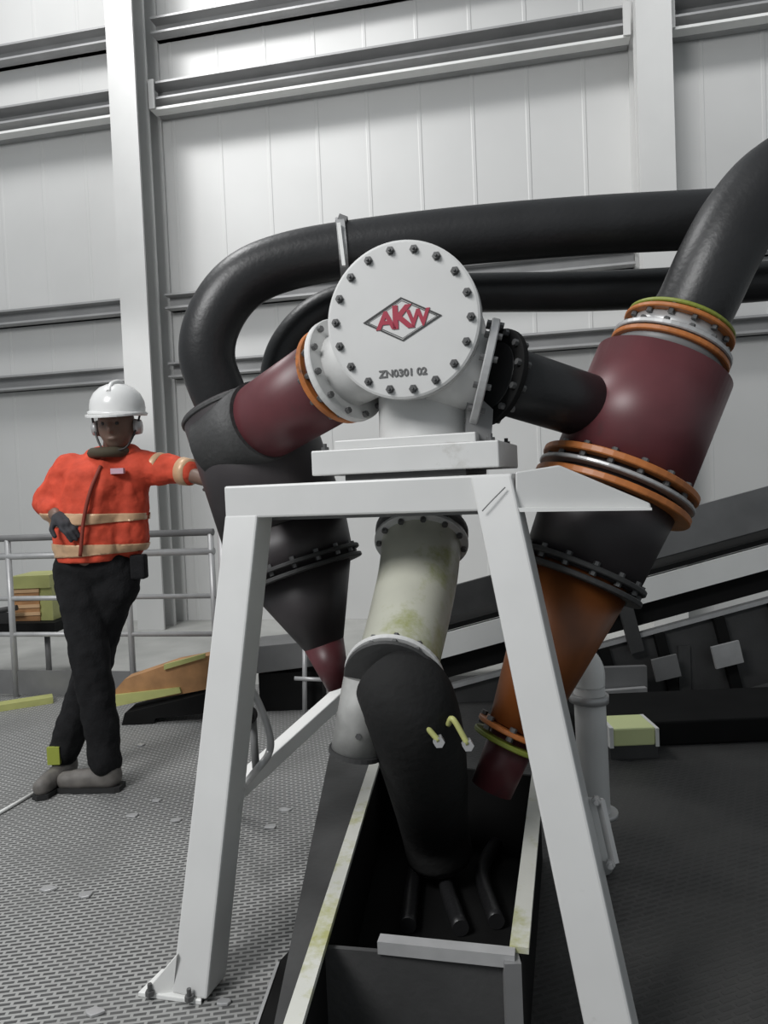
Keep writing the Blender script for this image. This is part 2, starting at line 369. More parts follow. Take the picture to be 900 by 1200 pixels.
def leg(c0, c1, wd_=.1, dp=.1, z0=None):
    # prism leg, cross-section fixed in the frame axes
    q = [(-wd_/2, 0), (wd_/2, 0), (wd_/2, dp), (-wd_/2, dp)]
    b = [c0+ef*x-nf*y for x, y in q]; t = [c1+ef*x-nf*y for x, y in q]
    return MB().hexa(b+t).build('leg', M['white'], fr, .006)
lf = fl(221, 1168, .012); lt = fp(.052, -.001, zb+.01)
leg(lf, lt, .105)
rf = fl(728, 1275, .012); rtp = fp(LB-.055, -.001, zt-.002)
leg(rf, rtp, .105)
# slim inner return of the left leg and rear cross tube
MB().hexa([fp(.1, .1, zb-.012), fp(LB-.1, .1, zb-.012), fp(LB-.1, .5, zb-.012), fp(.1, .5, zb-.012), fp(.1, .1, zb), fp(LB-.1, .1, zb), fp(LB-.1, .5, zb), fp(.1, .5, zb)]).build('shelf_plate', M['greysteel'], fr)
MB().hexa([fp(0, .45, zb), fp(LB, .45, zb), fp(LB, .55, zb), fp(0, .55, zb), fp(0, .45, zt), fp(LB, .45, zt), fp(LB, .55, zt), fp(0, .55, zt)]).build('beam', M['white'], fr, .006)
MB().hexa([fp(0, .1, zb), fp(.1, .1, zb), fp(.1, .45, zb), fp(0, .45, zb), fp(0, .1, zt), fp(.1, .1, zt), fp(.1, .45, zt), fp(0, .45, zt)]).build('side_rail', M['white'], fr, .004)
# cantilever arm to the right
yy = FB.y-.0
arm = [at(604, 600, yy), at(764, 598, yy), at(762, 590, yy), at(655, 545, yy), at(604, 553, yy)]
MB().prism(arm, V((.02, .07, 0))).build('bracket_arm', M['white'], fr, .004)
MB().prism([at(606, 600, yy-.02), at(764, 598, yy-.02), at(764, 595, yy-.02), at(606, 595, yy-.02)], V((.02, .13, 0))).build('arm_flange', M['brightwhite'], fr)
# weld seam at the right mitre
MB().tube([at(565, 599, FB.y-.012), at(575, 588, FB.y-.014), at(592, 571, FB.y-.014)], .0018, 6).build('weld_seam', M['greysteel'], fr)
# left foot
bp = [fl(162, 1168, .0), fl(236, 1178, .0), fl(243, 1146, 0), fl(190, 1140, 0)]
MB().prism(bp, Z*.012).build('base_plate', M['brightwhite'], fr, .002)
MB().prism([fl(168, 1166, .012), fl(203, 1163, .012), at(207, 1120, fl(203, 1163, .012).y)], V((0, .012, 0))).build('gusset', M['brightwhite'], fr)
for q in ((176, 1166), (222, 1172), (236, 1152)):
    MB().lathe(fl(*q, .012), Z, [(0, 0), (0, .012), (.012, .012), (.012, .006), (.03, .006), (.03, 0)], 6, False).build('anchor_bolt', M['bolt'], fr)
bp = [rf+ef*x-nf*y-Z*.012 for x, y in ((-.12, -.05), (.12, -.05), (.12, .16), (-.12, .16))]
MB().prism(bp, Z*.012).build('base_plate', M['white'], fr)
# splice plate behind right leg with bolts
ps = at(674, 995, 1.0); tpar = None
def legpt(py):   # point on right leg centre line that projects to row py
    best = None
    for k in range(400):
        p = rf.lerp(rtp, k/399); d = p-CAM; y = 600-F*d.dot(up)/d.dot(fwd)
        if best is None or abs(y-py) < best[0]: best = (abs(y-py), p)
    return best[1]
pa, pb = legpt(955)-nf*.10, legpt(1033)-nf*.10
MB().prism([pa-ef*.062, pa+ef*.085, pb+ef*.085, pb-ef*.062], -nf*.012).build('splice_plate', M['white'], fr, .002)
for p in (pa-ef*.058, pa+ef*.07, pb-ef*.055, pb+ef*.07):
    MB().lathe(p+nf*.0, nf, [(0, 0), (0, .011), (.014, .011), (.014, .006), (.024, .006), (.024, 0)], 6, False).build('bolt', M['galv'], fr)
MB().bar(pa+ef*.075, pb+ef*.075, .012, .03).build('plate_lip', M['galv'], fr)

# white post behind right leg
wpt = thing('white_standpipe', 'white bent standpipe behind the right frame leg, below the orange cone', 'pipe', V((at(697, 940, 2.42).x, 2.42, 0)))
q = at(697, 950, 2.42); MB().tube([V((q.x, 2.42, 0)), q, at(693, 860, 2.42), at(690, 800, 2.42)], [.051]*4, 20).build('pipe', M['white'], wpt)
MB().tube(spline([at(690, 803, 2.42), at(689, 785, 2.42), at(681, 776, 2.45), at(668, 790, 2.55)]), [.052]*25, 20).build('elbow', M['brightwhite'], wpt)
MB().cyl(at(690, 822, 2.42), at(690, 813, 2.42), .064, n=20).build('collar', M['galv'], wpt)
MB().cyl(at(701, 955, 2.42), at(701, 949, 2.42), .064, n=20).build('collar', M['galv'], wpt)

# diagonal white brace and grey hose at left
br = MB().bar(at(402, 812, 2.85), at(240, 959, 2.26), .055, .055).build('diagonal_strut', M['brightwhite'], None, .004)
br['label'] = 'bright white diagonal strut behind the left frame leg'; br['category'] = 'strut'
gh = MB().tube(spline([at(258, 845, 2.15), at(283, 800, 2.15), at(297, 812, 2.15), at(313, 850, 2.15), at(316, 880, 2.15), at(296, 908, 2.15), fl(262, 948, .03)]), .011, 12).build('grey_hose', M['galv'])
gh['label'] = 'thin grey hose looping over the white diagonal strut'; gh['category'] = 'hose'
vl = thing('round_valve', 'small dark round valve beside the left frame leg, near the grey hose', 'valve', at(291, 838, 2.3))
MB().cyl(at(289, 838, 2.26), at(291, 838, 2.36), .03).build('body', M['black'], vl)
MB().cyl(at(289, 838, 2.25), at(289, 838, 2.262), .014).build('cap', M['galv'], vl)
MB().cyl(at(296, 838, 2.31), at(300, 900, 2.31), .012, n=10).build('stem', M['greysteel'], vl)

# ------------------------------------------------------------------ distributor
DC = at(471, 375, 1.93)           # disc front centre
yaw = math.radians(15); dn = V((-math.sin(yaw), -math.cos(yaw), -.03)).normalized()
ds = dn.cross(Z).normalized()*-1
if ds.x < 0: ds = -ds
du = ds.cross(dn).normalized()
if du.z < 0: du = -du
bc = DC-dn*.22
dist = thing('slurry_distributor', 'pale grey round distributor with bolted cover on top of the white frame', 'machine', V((bc.x, bc.y, zt)))
MB().lathe(DC-dn*.03, -dn, [(0, 0), (0, .175), (.34, .175), (.37, .15), (.37, 0)], 48).build('drum', M['white'], dist)
R = .203
cov = MB().lathe(DC, -dn, [(0, 0), (0, R-.006), (.003, R), (.020, R), (.020, 0)], 72, True)
for i in range(len(cov.sm)): cov.sm[i] = False
cov = cov.build('cover', M['white'], dist)
MB().lathe(DC-dn*.024, -dn, [(0, 0), (0, R), (.022, R), (.022, 0)], 72, False).build('rim_flange', M['white'], dist)
bolts(cov, DC, dn, R*.885, 18, .0088, head=.011, phase=.15)
def text(s, size, c, m, parent, name, sx=1, bold=.0, ext=.0012):
    cu_ = bpy.data.curves.new('t', 'FONT'); cu_.body = s; cu_.size = size; cu_.align_x = 'CENTER'; cu_.align_y = 'CENTER'; cu_.extrude = ext; cu_.offset = bold
    to = bpy.data.objects.new('t', cu_); COL.objects.link(to)
    dg = bpy.context.evaluated_depsgraph_get(); me = bpy.data.meshes.new_from_object(to.evaluated_get(dg)); bpy.data.objects.remove(to)
    mw = Matrix((ds*sx, du, dn)).transposed().to_4x4(); mw.translation = V(c)-dist.location
    me.transform(mw); me.materials.clear(); me.materials.append(m)
    o = bpy.data.objects.new(name, me); COL.objects.link(o); o.parent = parent; return o
rollc = V((0, 0, 0))
def onface(px, py, off=.0015):
    d = ray(px, py); return CAM+d*((DC+dn*off-CAM).dot(dn)/d.dot(dn))
lc = onface(471, 374)
def rhomb(w, h, t, m, off, name):
    P = [lc-ds*w, lc+du*h, lc+ds*w, lc-du*h]; Q = [lc-ds*(w-t*2.2), lc+du*(h-t), lc+ds*(w-t*2.2), lc-du*(h-t)]
    b = MB(); 
    for i in range(4): b.prism([P[i], P[(i+1) % 4], Q[(i+1) % 4], Q[i]], dn*off)
    b.build(name, m, cov)
rhomb(.105, .056, .0035, M['ink'], .001, 'logo_outline'); rhomb(.094, .049, .0012, M['ink'], .001, 'logo_outline')
text('A', .062, lc-ds*.043-du*.002, M['logo'], cov, 'logo_letter', 1.15, .0022)
text('K', .080, lc+du*.003, M['logo'], cov, 'logo_letter', 1.05, .0028)
text('W', .058, lc+ds*.043-du*.002, M['logo'], cov, 'logo_letter', .95, .0022)
text('ZN0301 02', .026, onface(472, 437), M['greyink'], cov, 'serial_number', 1.05, .0006)
# pedestal under drum
pc = V((bc.x, bc.y+.02, 0)); zpt = at(490, 520, 2.1).z
MB().lathe(V((pc.x+.02, pc.y, zt+.09)), Z, [(0, .155), (.02, .150), (.20, .145)], 40).build('neck', M['white'], dist)
# stepped base plate
z1, z2 = at(480, 553, 1.95).z+.002, at(480, 521, 1.95).z
sc = fp(.525, .20, 0)
MB().box(sc+Z*((z1+z2)/2), ef*.262, nf*.17, Z*(z2-z1)/2).build('base_plate', M['white'], dist, .004)
MB().box(sc+Z*(z2+.012), ef*.20, nf*.15, Z*.014).build('wear_plate', M['white'], dist, .004)
MB().box(sc+Z*(zt+(z1-zt)/2), ef*.17, nf*.15, Z*max(.004, (z1-zt)/2)).build('slit_shade', M['dark'], dist)  # dark block gives the slit under the base plate its shade
for s in (-1, 1):
    for d in (-1, 1): MB().lathe(sc+ef*.235*s+nf*.13*d+Z*z2, Z, [(0, 0), (0, .012), (.01, .012), (.01, .006), (.02, .006), (.02, 0)], 6, False).build('bolt', M['bolt'], dist)
def flange(parent, o, axis, r, th, m, nb=12, bs=.009, name='flange', r_in=0):
    a = V(axis).normalized()
    f = MB().lathe(V(o)-a*th/2, a, [(0, r_in), (0, r-.003), (.003, r), (th-.003, r), (th, r-.003), (th, r_in)], 48, False).build(name, m, parent)
    if nb: bolts(f, o, a, r*.9, nb, bs, thick=th*1.0, both=True, m=M['bolt'], phase=.3)
    return f
# stubs
LS0 = DC-dn*.19+(at(385, 438, 2.1)-at(471, 395, 2.1))*.4
la = (at(300, 490, 2.42)-at(402, 436, 2.17)); la.normalize()
LF = at(402, 436, 2.17)
MB().cyl(LF-la*.16, LF, .110, n=40).build('outlet_stub', M['white'], dist)
flange(dist, LF-la*.012, la, .155, .022, M['white'], 12)
ra = (at(680, 462, 2.0)-at(575, 440, 2.02)); ra.normalize()
RF = at(572, 440, 2.03)
MB().cyl(RF-ra*.15, RF, .105, n=40).build('outlet_stub', M['white'], dist)
flange(dist, RF-ra*.012, ra, .152, .022, M['galv'], 12)
MB().prism([at(548, 452, 1.98), at(578, 480, 1.98), at(576, 516, 1.98), at(546, 516, 1.98)], V((0, .05, 0))).build('side_web', M['greysteel'], dist)

# ------------------------------------------------------------------ hydrocyclones
def cyclone(name, label, P0, P1, Lh, Rh, stations, inletA, inletB, rin, mats, topfl):
    """P0 head top, P1 apex end. stations: (t along 0..1, radius) for the cone, flanges list."""
    ax = (P1-P0).normalized(); L = (P1-P0).length
    t = thing('hydrocyclone', label, 'hydrocyclone', P1)
    h0, h1 = 0, Lh*L
    MB().lathe(P0, ax, [(0, 0), (0, Rh), (h1, Rh), (h1, 0)], 56).build('head_cylinder', M[mats[0]], t)
    for i, (a, ra_, b, rb_, mm) in enumerate(stations):
        MB().lathe(P0+ax*a*L, ax, [(0, 0), (0, ra_), ((b-a)*L, rb_), ((b-a)*L, 0)], 48).build('cone_section', M[mm], t)
    for (a, r, th, mm, n) in topfl:
        flange(t, P0+ax*a*L, ax, r, th, M[mm], n, .010)
    if inletA is not None:
        ip = MB().tube([inletA, inletA.lerp(inletB, .5), inletB], rin, 36); ip.build('inlet_pipe', M[mats[1]], t)
        flange(t, inletA+(inletB-inletA).normalized()*.012, inletB-inletA, rin*(1.42 if rin < .1 else 1.14), .02, M[mats[2]], 12, .009)
    return t, ax, L
RP0 = at(777, 432, 2.24); RP1 = at(576, 925, 2.10)
rc, rax, rL = cyclone('hydrocyclone', 'right hydrocyclone with dark red head, orange flanges and orange-brown cone', RP0, RP1, .27, .203,
    [(.27, .198, .50, .172, 'darkpaint'), (.50, .155, .86, .082, 'ocone'), (.86, .070, 1.0, .06, 'red')],
    RF+ra*.01, at(715, 485, 2.22), .094,
    ('red', 'rubber', 'black'),
    [(.02, .192, .022, 'darkpaint', 14), (.265, .235, .020, 'orange', 16), (.29, .235, .012, 'galv', 0), (.315, .235, .020, 'orange', 0),
     (.49, .195, .016, 'dark', 14), (.515, .195, .016, 'dark', 0), (.868, .112, .014, 'orange', 8), (.893, .112, .014, 'seal', 0)])
T0 = RP0-rax*.0
MB().lathe(T0-rax*.01, -rax, [(0, 0), (0, .17), (.05, .155), (.05, 0)], 48).build('top_cap', M['greysteel'], rc)
flange(rc, T0-rax*.045, rax, .178, .016, M['orange'], 0)
flange(rc, T0-rax*.066, rax, .178, .016, M['galv'], 14, .009)
MB().lathe(T0-rax*.07, -rax, [(0, 0), (0, .142), (.05, .142), (.05, 0)], 40).build('spool', M['galv'], rc)
flange(rc, T0-rax*.125, rax, .165, .014, M['orange'], 14, .009)
flange(rc, T0-rax*.143, rax, .16, .012, M['seal'], 0)
LP0 = at(286, 476, 2.68); LP1 = at(397, 806, 2.54)
lc_, lax, lL = cyclone('hydrocyclone', 'left hydrocyclone with black cone seen through the white frame opening', LP0, LP1, .45, .225,
    [(.45, .222, .60, .20, 'darkpaint'), (.60, .19, .85, .072, 'darkpaint'), (.85, .072, 1.0, .04, 'red')],
    LF+la*.01, at(268, 520, 2.6), .130, ('darkpaint', 'red', 'orange'),
    [(.012, .231, .016, 'drubber', 0), (.575, .228, .014, 'dark', 16), (.605, .228, .014, 'dark', 0)])
# rear rubber section of the left inlet
ia, ib = LF+la*.01, at(262, 522, 2.6)
MB().tube([ia.lerp(ib, .60), ib], .136, 36).build('inlet_sleeve', M['drubber'], lc_)

# ------------------------------------------------------------------ hoses
def hose(name, label, pts, r, m='rubber', clamp=(), n=10):
    sp = spline(pts, n); t = thing(name, label, 'hose', sp[-1], None)
    MB().tube(sp, r, 32).build('hose', M[m], t)
    for (i, mm, w_, rr) in clamp:
        d = (sp[i+1]-sp[i]).normalized()
        MB().lathe(sp[i]-d*w_/2, d, [(0, 0), (0, r*rr), (w_, r*rr), (w_, 0)], 32, False).build('clamp', M[mm], t)
    return t
hose('overflow_hose', 'thick black hose curving up to the right from the right hydrocyclone', [at(1600, 150, 2.1), at(1250, 145, 2.2), at(1080, 150, 2.2), at(980, 172, 2.2), at(908, 212, 2.2), at(868, 256, 2.2), at(840, 305, 2.2), at(814, 360, 2.22), T0-rax*.14], .114)
hose('overflow_hose', 'thick upper black hose running left and bending down to the left hydrocyclone', [at(2000, 215, 2.5), at(1300, 232, 2.53), at(1000, 245, 2.55), at(850, 256, 2.57), at(700, 264, 2.6), at(560, 275, 2.63), at(430, 290, 2.65), at(340, 306, 2.65), at(285, 330, 2.64), at(252, 372, 2.63), at(243, 420, 2.64), at(262, 476, 2.68)], .098)
hose('overflow_hose', 'thinner lower black hose passing behind the round cover', [at(2000, 290, 2.7), at(1300, 308, 2.73), at(1000, 322, 2.75), at(850, 333, 2.78), at(700, 341, 2.8), at(560, 343, 2.85), at(450, 346, 2.88), at(385, 362, 2.9), at(345, 395, 2.9), at(327, 440, 2.9), at(330, 520, 2.9), at(345, 620, 2.9)], .073)
# strap on the upper hose
st = thing('pipe_strap', 'upright pale strap clamped round the upper black hose', 'strap', at(402, 315, 2.54))
c = at(402, 292, 2.65)
MB().lathe(c-V((.018, 0, 0)), V((1, .05, .05)), [(0, .099), (0, .106), (.03, .106), (.03, .099)], 40, False).build('band', M['galv'], st)
MB().bar(at(403, 254, 2.6), at(400, 262, 2.6), .035, .03).build('lug', M['greysteel'], st)
MB().bar(at(397, 262, 2.545), at(403, 312, 2.545), .02, .012).build('strip', M['brightwhite'], st)
# yellow bracket at right edge
yb = MB().bar(at(888, 285, 2.3), at(905, 258, 2.3), .02, .03).build('yellow_bracket', M['yellow'], None, .002)
yb['label'] = 'small yellow-green bracket at the right edge beside the thick hose'; yb['category'] = 'bracket'

# ------------------------------------------------------------------ central elbow pipe
ep = thing('elbow_pipe', 'white bent pipe hanging below the frame to a bolted flange', 'pipe', at(460, 795, 2.2))
sp = spline([at(494, 606, 2.42), at(494, 632, 2.37), at(490, 672, 2.27), at(482, 712, 2.16), at(473, 750, 2.05), at(462, 792, 1.92)])
rr = [.132-.024*i/(len(sp)-1) for i in range(len(sp))]
MB().tube(sp, rr, 40).build('pipe', mat('cream_paint_green_reflection', (.52, .52, .44), .3, 0, .08, 6, dirt_or_reflection=(.30, .32, .11), patchamt=.4), ep)  # yellow-green patches put a reflection into the paint colour
flange(ep, sp[9], sp[11]-sp[6], .150, .016, M['white'], 12)
flange(ep, sp[6], sp[11]-sp[6], .150, .016, M['greysteel'], 0)
ea = (sp[-1]-sp[-3]).normalized()
flange(ep, sp[-1], ea, .133, .014, M['white'], 12)
dh = thing('discharge_boot', 'dark rubber boot with grey clamp plate below the white bent pipe', 'boot', at(470, 890, 1.9))
spb = spline([sp[-1]+ea*.012, at(478, 822, 1.86), at(490, 862, 1.92), at(500, 912, 2.10), at(508, 960, 2.32), fl(515, 1000, .10)])
MB().tube(spb, [.108+.012*min(1, i/8)-.02*max(0, i-20)/30 for i in range(len(spb))], 36).build('boot', mat('matt_black_rubber', (.014, .014, .014), .85, 0, .2, 8, bump=.3, bscale=40, spec=.25), dh)
flange(dh, sp[-1]+ea*.022, ea, .130, .012, M['dark'], 0)
sd_ = [at(430, 796, 1.93), at(424, 835, 1.92), at(417, 880, 1.93)]
MB().tube(sd_, [.062, .064, .066], 28).build('side_duct', mat('weathered_grey_steel', (.30, .30, .29), .6, .1, .25, 14), dh)
d_ = (sd_[2]-sd_[0]).normalized()
MB().lathe(sd_[2]-d_*.004, d_, [(0, 0), (0, .072), (.012, .072), (.012, 0)], 28, False).build('rim', M['dark'], dh)
for q in ((428, 812), (420, 862)): MB().lathe(at(*q, 1.865), V((0, -1, 0)), [(-.01, 0), (-.01, .008), (.01, .008), (.01, 0)], 6, False).build('bolt', M['bolt'], dh)
# yellow-green lever parts beside boot
for q0, q1, lab in (((497, 850), (514, 868), 'small yellow-green lever at the dark boot below the white pipe'), ((531, 843), (548, 872), 'yellow-green lever beside the lower orange cone flange')):
    h = thing('valve_lever', lab, 'lever', at(*q1, 1.76)); MB().tube(spline([at(q0[0]-6, q0[1]+6, 1.78), at(*q0, 1.76), at(*q1, 1.75)]), .007, 12).build('arm', M['yellow'], h)
    MB().lathe(at(*q1, 1.76), V((0, -1, 0)), [(-.01, 0), (-.01, .014), (.015, .014), (.015, 0)], 6, False).build('nut', M['galv'], h)

# ------------------------------------------------------------------ trough
ZR = .30
tr = thing('launder_trough', 'dark steel trough with worn yellow-white edges between the frame legs', 'trough', V((.15, 2.0, 0)))
L0, L1 = fl(338, 1215, ZR), fl(441, 886, ZR)
ld = (L1-L0).normalized(); ls = V((ld.y, -ld.x, 0))
L0 = L0-ld*.25
Q0, Q1 = fl(604, 1114, ZR), fl(628, 905, ZR)
def wallp(a, b, z0, z1, th, m, name, side=1):
    d = (b-a).normalized(); s = V((d.y, -d.x, 0))*side
    A_, B_ = V((a.x, a.y, z0)), V((b.x, b.y, z0))
    return MB().prism([A_, B_, B_+s*th, A_+s*th], Z*(z1-z0)).build(name, M[m], tr)
wallp(L0, L1, .0, ZR-.004, .012, 'black', 'side_wall'); 
wallp(L0-ls*.014, L1-ls*.014, ZR-.004, ZR+.01, .036, 'strip', 'edge_strip')
fq = [fl(318, 1215, ZR-.02), fl(386, 884, ZR-.02), fl(436, 884, ZR-.02), fl(334, 1215, ZR-.02)]
MB().prism(fq, -Z*.012).build('side_flange', M['dark'], tr)
wallp(Q0, Q1, .0, ZR-.004, .012, 'black', 'side_wall', 1)
wallp(Q0-ls*.012, Q1-ls*.012, ZR-.004, ZR+.01, .04, 'strip', 'edge_strip')
n0 = fl(446, 1098, ZR)
wallp(n0, Q0, ZR-.02, ZR+.008, .03, 'galv', 'front_edge')
nl = L0+ld*((n0-L0).dot(ld))
wallp(nl+ls*.012, Q0, .0, ZR-.02, .012, 'dark', 'front_panel')
MB().bar(Q0+V((-.012, -.02, -ZR)), Q0+V((-.012, -.02, -.004)), .035, .035).build('corner_post', M['greysteel'], tr)
wallp(L1, Q1, .0, ZR-.01, .012, 'black', 'end_wall')
MB().prism([V((p.x, p.y, .004)) for p in (nl, Q0, Q1, L1)], Z*.006).build('bottom_plate', M['black'], tr)
for k, (pa_, pb_, pc_) in enumerate((((492, 1000), (484, 1035), (478, 1085)), ((528, 985), (522, 1030), (540, 1088)), ((590, 975), (566, 1020), (582, 1080)))):
    h = MB().tube(spline([fl(*pa_, .036), fl(*pb_, .036), fl(*pc_, .036)]), .024, 14).build('drain_hose', M['rubber'])
    h['label'] = ('leftmost black drain hose lying in the bottom of the trough', 'middle black drain hose lying in the bottom of the trough', 'rightmost black drain hose lying in the bottom of the trough')[k]; h['category'] = 'hose'; h['group'] = 'drain hoses in the trough'
# dark cable box beside the trough at lower left
cb = thing('floor_box', 'dark low steel box with thin light edge beside the left frame foot', 'box', V((fl(330, 1180).x, fl(330, 1180).y, 0)))
q = [fl(296, 1215, .06), fl(326, 1128, .06), fl(352, 1100, .06), fl(352, 1240, .06)]
MB().prism([V((p.x, p.y, 0)) for p in q], Z*.06).build('body', M['black'], cb)
MB().bar(q[0], q[1], .008, .006).build('edge', M['galv'], cb)
# debris flakes
for i, (px, py) in enumerate(((183, 939), (156, 957), (207, 962), (57, 1043), (101, 1050), (165, 874), (318, 970), (333, 950), (112, 1188), (262, 1176))):
    c = fl(px, py, 0); b = MB(); n = 7
    P = [c+V((math.cos(2*math.pi*k/n)*.028*random.uniform(.6, 1.2), math.sin(2*math.pi*k/n)*.018*random.uniform(.6, 1.2), 0)) for k in range(n)]
    o = b.prism(P, Z*.008).build('mud_flake', M['galv'], None, .002)
    where = ('on the grating in front of the worker, right of three', 'on the grating in front of the worker, left of three', 'on the grating closest to the left frame leg', 'at the left of the near pair on the grating', 'at the right of the near pair on the grating', 'just right of the crossed boots', 'behind the left leg, nearer one', 'behind the left leg, farther one', 'at the bottom edge of the grating', 'beside the frame foot plate')[i]
    o['label'] = 'pale flake of dried mud '+where; o['category'] = 'debris'; o['group'] = 'mud flakes on the grating'
# small gauge cluster by left leg top
gv = thing('gate_valve', 'small grey valve with handwheel on a post left of the frame top', 'valve', V((at(258, 600, 3.2).x, 3.2, 0)))
p = at(258, 590, 3.2)
MB().cyl(V((p.x, p.y, 0)), p, .02, n=12).build('post', M['galv'], gv)
MB().cyl(p+V((-.035, 0, 0)), p+V((.04, 0, 0)), .035, n=16).build('body', M['greysteel'], gv)
tp = at(256, 573, 3.2); MB().cyl(p, tp, .012, n=10).build('stem', M['galv'], gv)
ring = [tp+V((math.cos(a)*.06, math.sin(a)*.06, 0)) for a in [2*math.pi*k/24 for k in range(25)]]
MB().tube(ring, .008, 8).bar(tp-V((.06, 0, 0)), tp+V((.06, 0, 0)), .008, .008).build('handwheel', M['dark'], gv)

# ------------------------------------------------------------------ worker
WY = 3.36
def wpnt(px, py, dy=0): return at(px, py, WY+dy)
def organic(name, caps, ells, m, parent, voxel=.01, smooth=4, boxes=(), disp=0):
    b = MB()
    for (p, rp, q, rq) in caps:
        b.cyl(p, q, rp, rq, n=16)
        for c, r in ((p, rp), (q, rq)):
            b.lathe(c, Z, [(-r, 0)]+[(-r*math.cos(a), r*math.sin(a)) for a in [math.pi*k/8 for k in range(1, 8)]]+[(r, 0)], 14)
    for (c, rx, ry, rz) in ells:
        vs, fs = [], []
        for i in range(13):
            for k in range(18):
                th, ph = math.pi*i/12, 2*math.pi*k/18
                vs.append(V(c)+V((rx*math.sin(th)*math.cos(ph), ry*math.sin(th)*math.sin(ph), rz*math.cos(th))))
        for i in range(12):
            for k in range(18): fs.append((i*18+k, (i+1)*18+k, (i+1)*18+(k+1) % 18, i*18+(k+1) % 18))
        b.add(vs, fs, True)
    for bx in boxes: b.box(*bx)
    o = b.build(name, m, parent)
    rm = o.modifiers.new('r', 'REMESH'); rm.mode = 'VOXEL'; rm.voxel_size = voxel; rm.use_smooth_shade = True
    sm = o.modifiers.new('s', 'SMOOTH'); sm.iterations = smooth; sm.factor = .5
    if disp:
        tx = bpy.data.textures.new('wr', 'CLOUDS'); tx.noise_scale = .09
        dm = o.modifiers.new('d', 'DISPLACE'); dm.texture = tx; dm.strength = disp; dm.mid_level = .5
    dg = bpy.context.evaluated_depsgraph_get(); me = bpy.data.meshes.new_from_object(o.evaluated_get(dg))
    me.materials.clear(); me.materials.append(m); o.modifiers.clear(); o.data = me
    for p_ in me.polygons: p_.use_smooth = True
    return o
per = thing('person', 'person in orange hi-vis jacket, white helmet and black trousers standing cross-legged, leaning on one arm', 'person', V((wpnt(100, 915).x, WY, 0)))
W = wpnt
shL, shR = W(78, 548), W(166, 540)
elL, haL = W(57, 588, .03), W(66, 605, -.13)
elR, haR = W(207, 551, -.02), at(253, 566, 3.22)
nk, hd = W(134, 528, -.0), W(137, 501, -.04)
hipL, hipR = W(92, 668), W(134, 668)
knL, knR = W(106, 772, -.10), W(112, 772, .04)
anL, anR = W(124, 888, -.10), W(74, 890, .02)
anL.z = .10; anR.z = .10
hp = W(112, 650)
bodycaps = [(hp, .12, W(118, 590), .115), (W(118, 590), .105, W(122, 562), .09), (W(84, 556), .045, W(160, 552), .045), (nk, .052, hd, .05),
    (shL, .046, elL, .040), (elL, .040, haL, .028), (shR, .046, elR, .040), (elR, .040, haR, .028),
    (hipL, .085, knL, .058), (knL, .058, anL, .040), (hipR, .085, knR, .058), (knR, .058, anR, .040)]
face = hd
bodyells = [(hd+V((0, 0, .012)), .079, .095, .110), (hd+V((0, -.015, -.05)), .052, .062, .055), (hd+V((.004, -.096, -.012)), .013, .018, .024),
    (hd+V((-.076, .005, -.01)), .012, .02, .03), (hd+V((.076, .005, -.01)), .012, .02, .03), (hd+V((0, -.085, .03)), .05, .014, .010),
    (hd+V((.003, -.076, -.054)), .026, .014, .008)]
organic('body', bodycaps, bodyells, M['skin'], per, .009, 2)
for sx in (-1, 1):
    MB().lathe(hd+V((sx*.029, -.083, .012)), V((0, -1, 0)), [(0, 0), (0, .010), (.006, .007), (.008, 0)], 12).build('eye', M['ink'], per)
# hands in gloves with five fingers each
def hand(c, dirv, palmn, thumbs, name):
    d = dirv.normalized(); s = d.cross(palmn).normalized()*thumbs; pn = palmn.normalized()
    caps = [(c-d*.03, .026, c+d*.03+s*.012, .022), (c-d*.03-s*.01, .024, c+d*.03-s*.022, .019), (c-d*.02+s*.012, .022, c+d*.04, .019)]
    for i, (o_, l) in enumerate(((.030, .062), (.010, .072), (-.010, .066), (-.030, .050))):
        a = c+d*.04+s*o_; b_ = a+d*l*.55+pn*.008; e = b_+d*l*.35+pn*.03; caps += [(a, .0095, b_, .009), (b_, .009, e, .0078)]
    a = c-d*.015+s*.028; b_ = a+d*.02+s*.028+pn*.01; e = b_+d*.03+s*.008+pn*.015; caps += [(a, .013, b_, .011), (b_, .011, e, .0095)]
    organic(name, caps, [], M['glove'], per, .0045, 2)
hand(haL+V((.03, -.02, -.02)), V((.75, -.45, -.45)), V((0, .6, -.8)), -1, 'glove')
hand(haR+V((.02, -.0, -.01)), V((1, -.1, -.25)), V((0, 0, -1)), -1, 'glove')
# jacket
jc = [(W(112, 541), .062, W(150, 536), .062), (W(110, 640), .165, W(112, 610), .168), (W(112, 610), .168, W(118, 572), .165), (W(85, 555), .085, W(160, 550), .088), (W(84, 575), .10, W(90, 635), .10), (W(150, 570), .095, W(148, 632), .10),
      (W(84, 552), .085, elL, .070), (elL, .070, W(62, 597, -.07), .052), (W(158, 548), .085, elR, .066), (elR, .066, W(220, 553, -.05), .058)]
jk = organic('jacket', jc, [], M['hivis'], per, .010, 5, disp=.030)
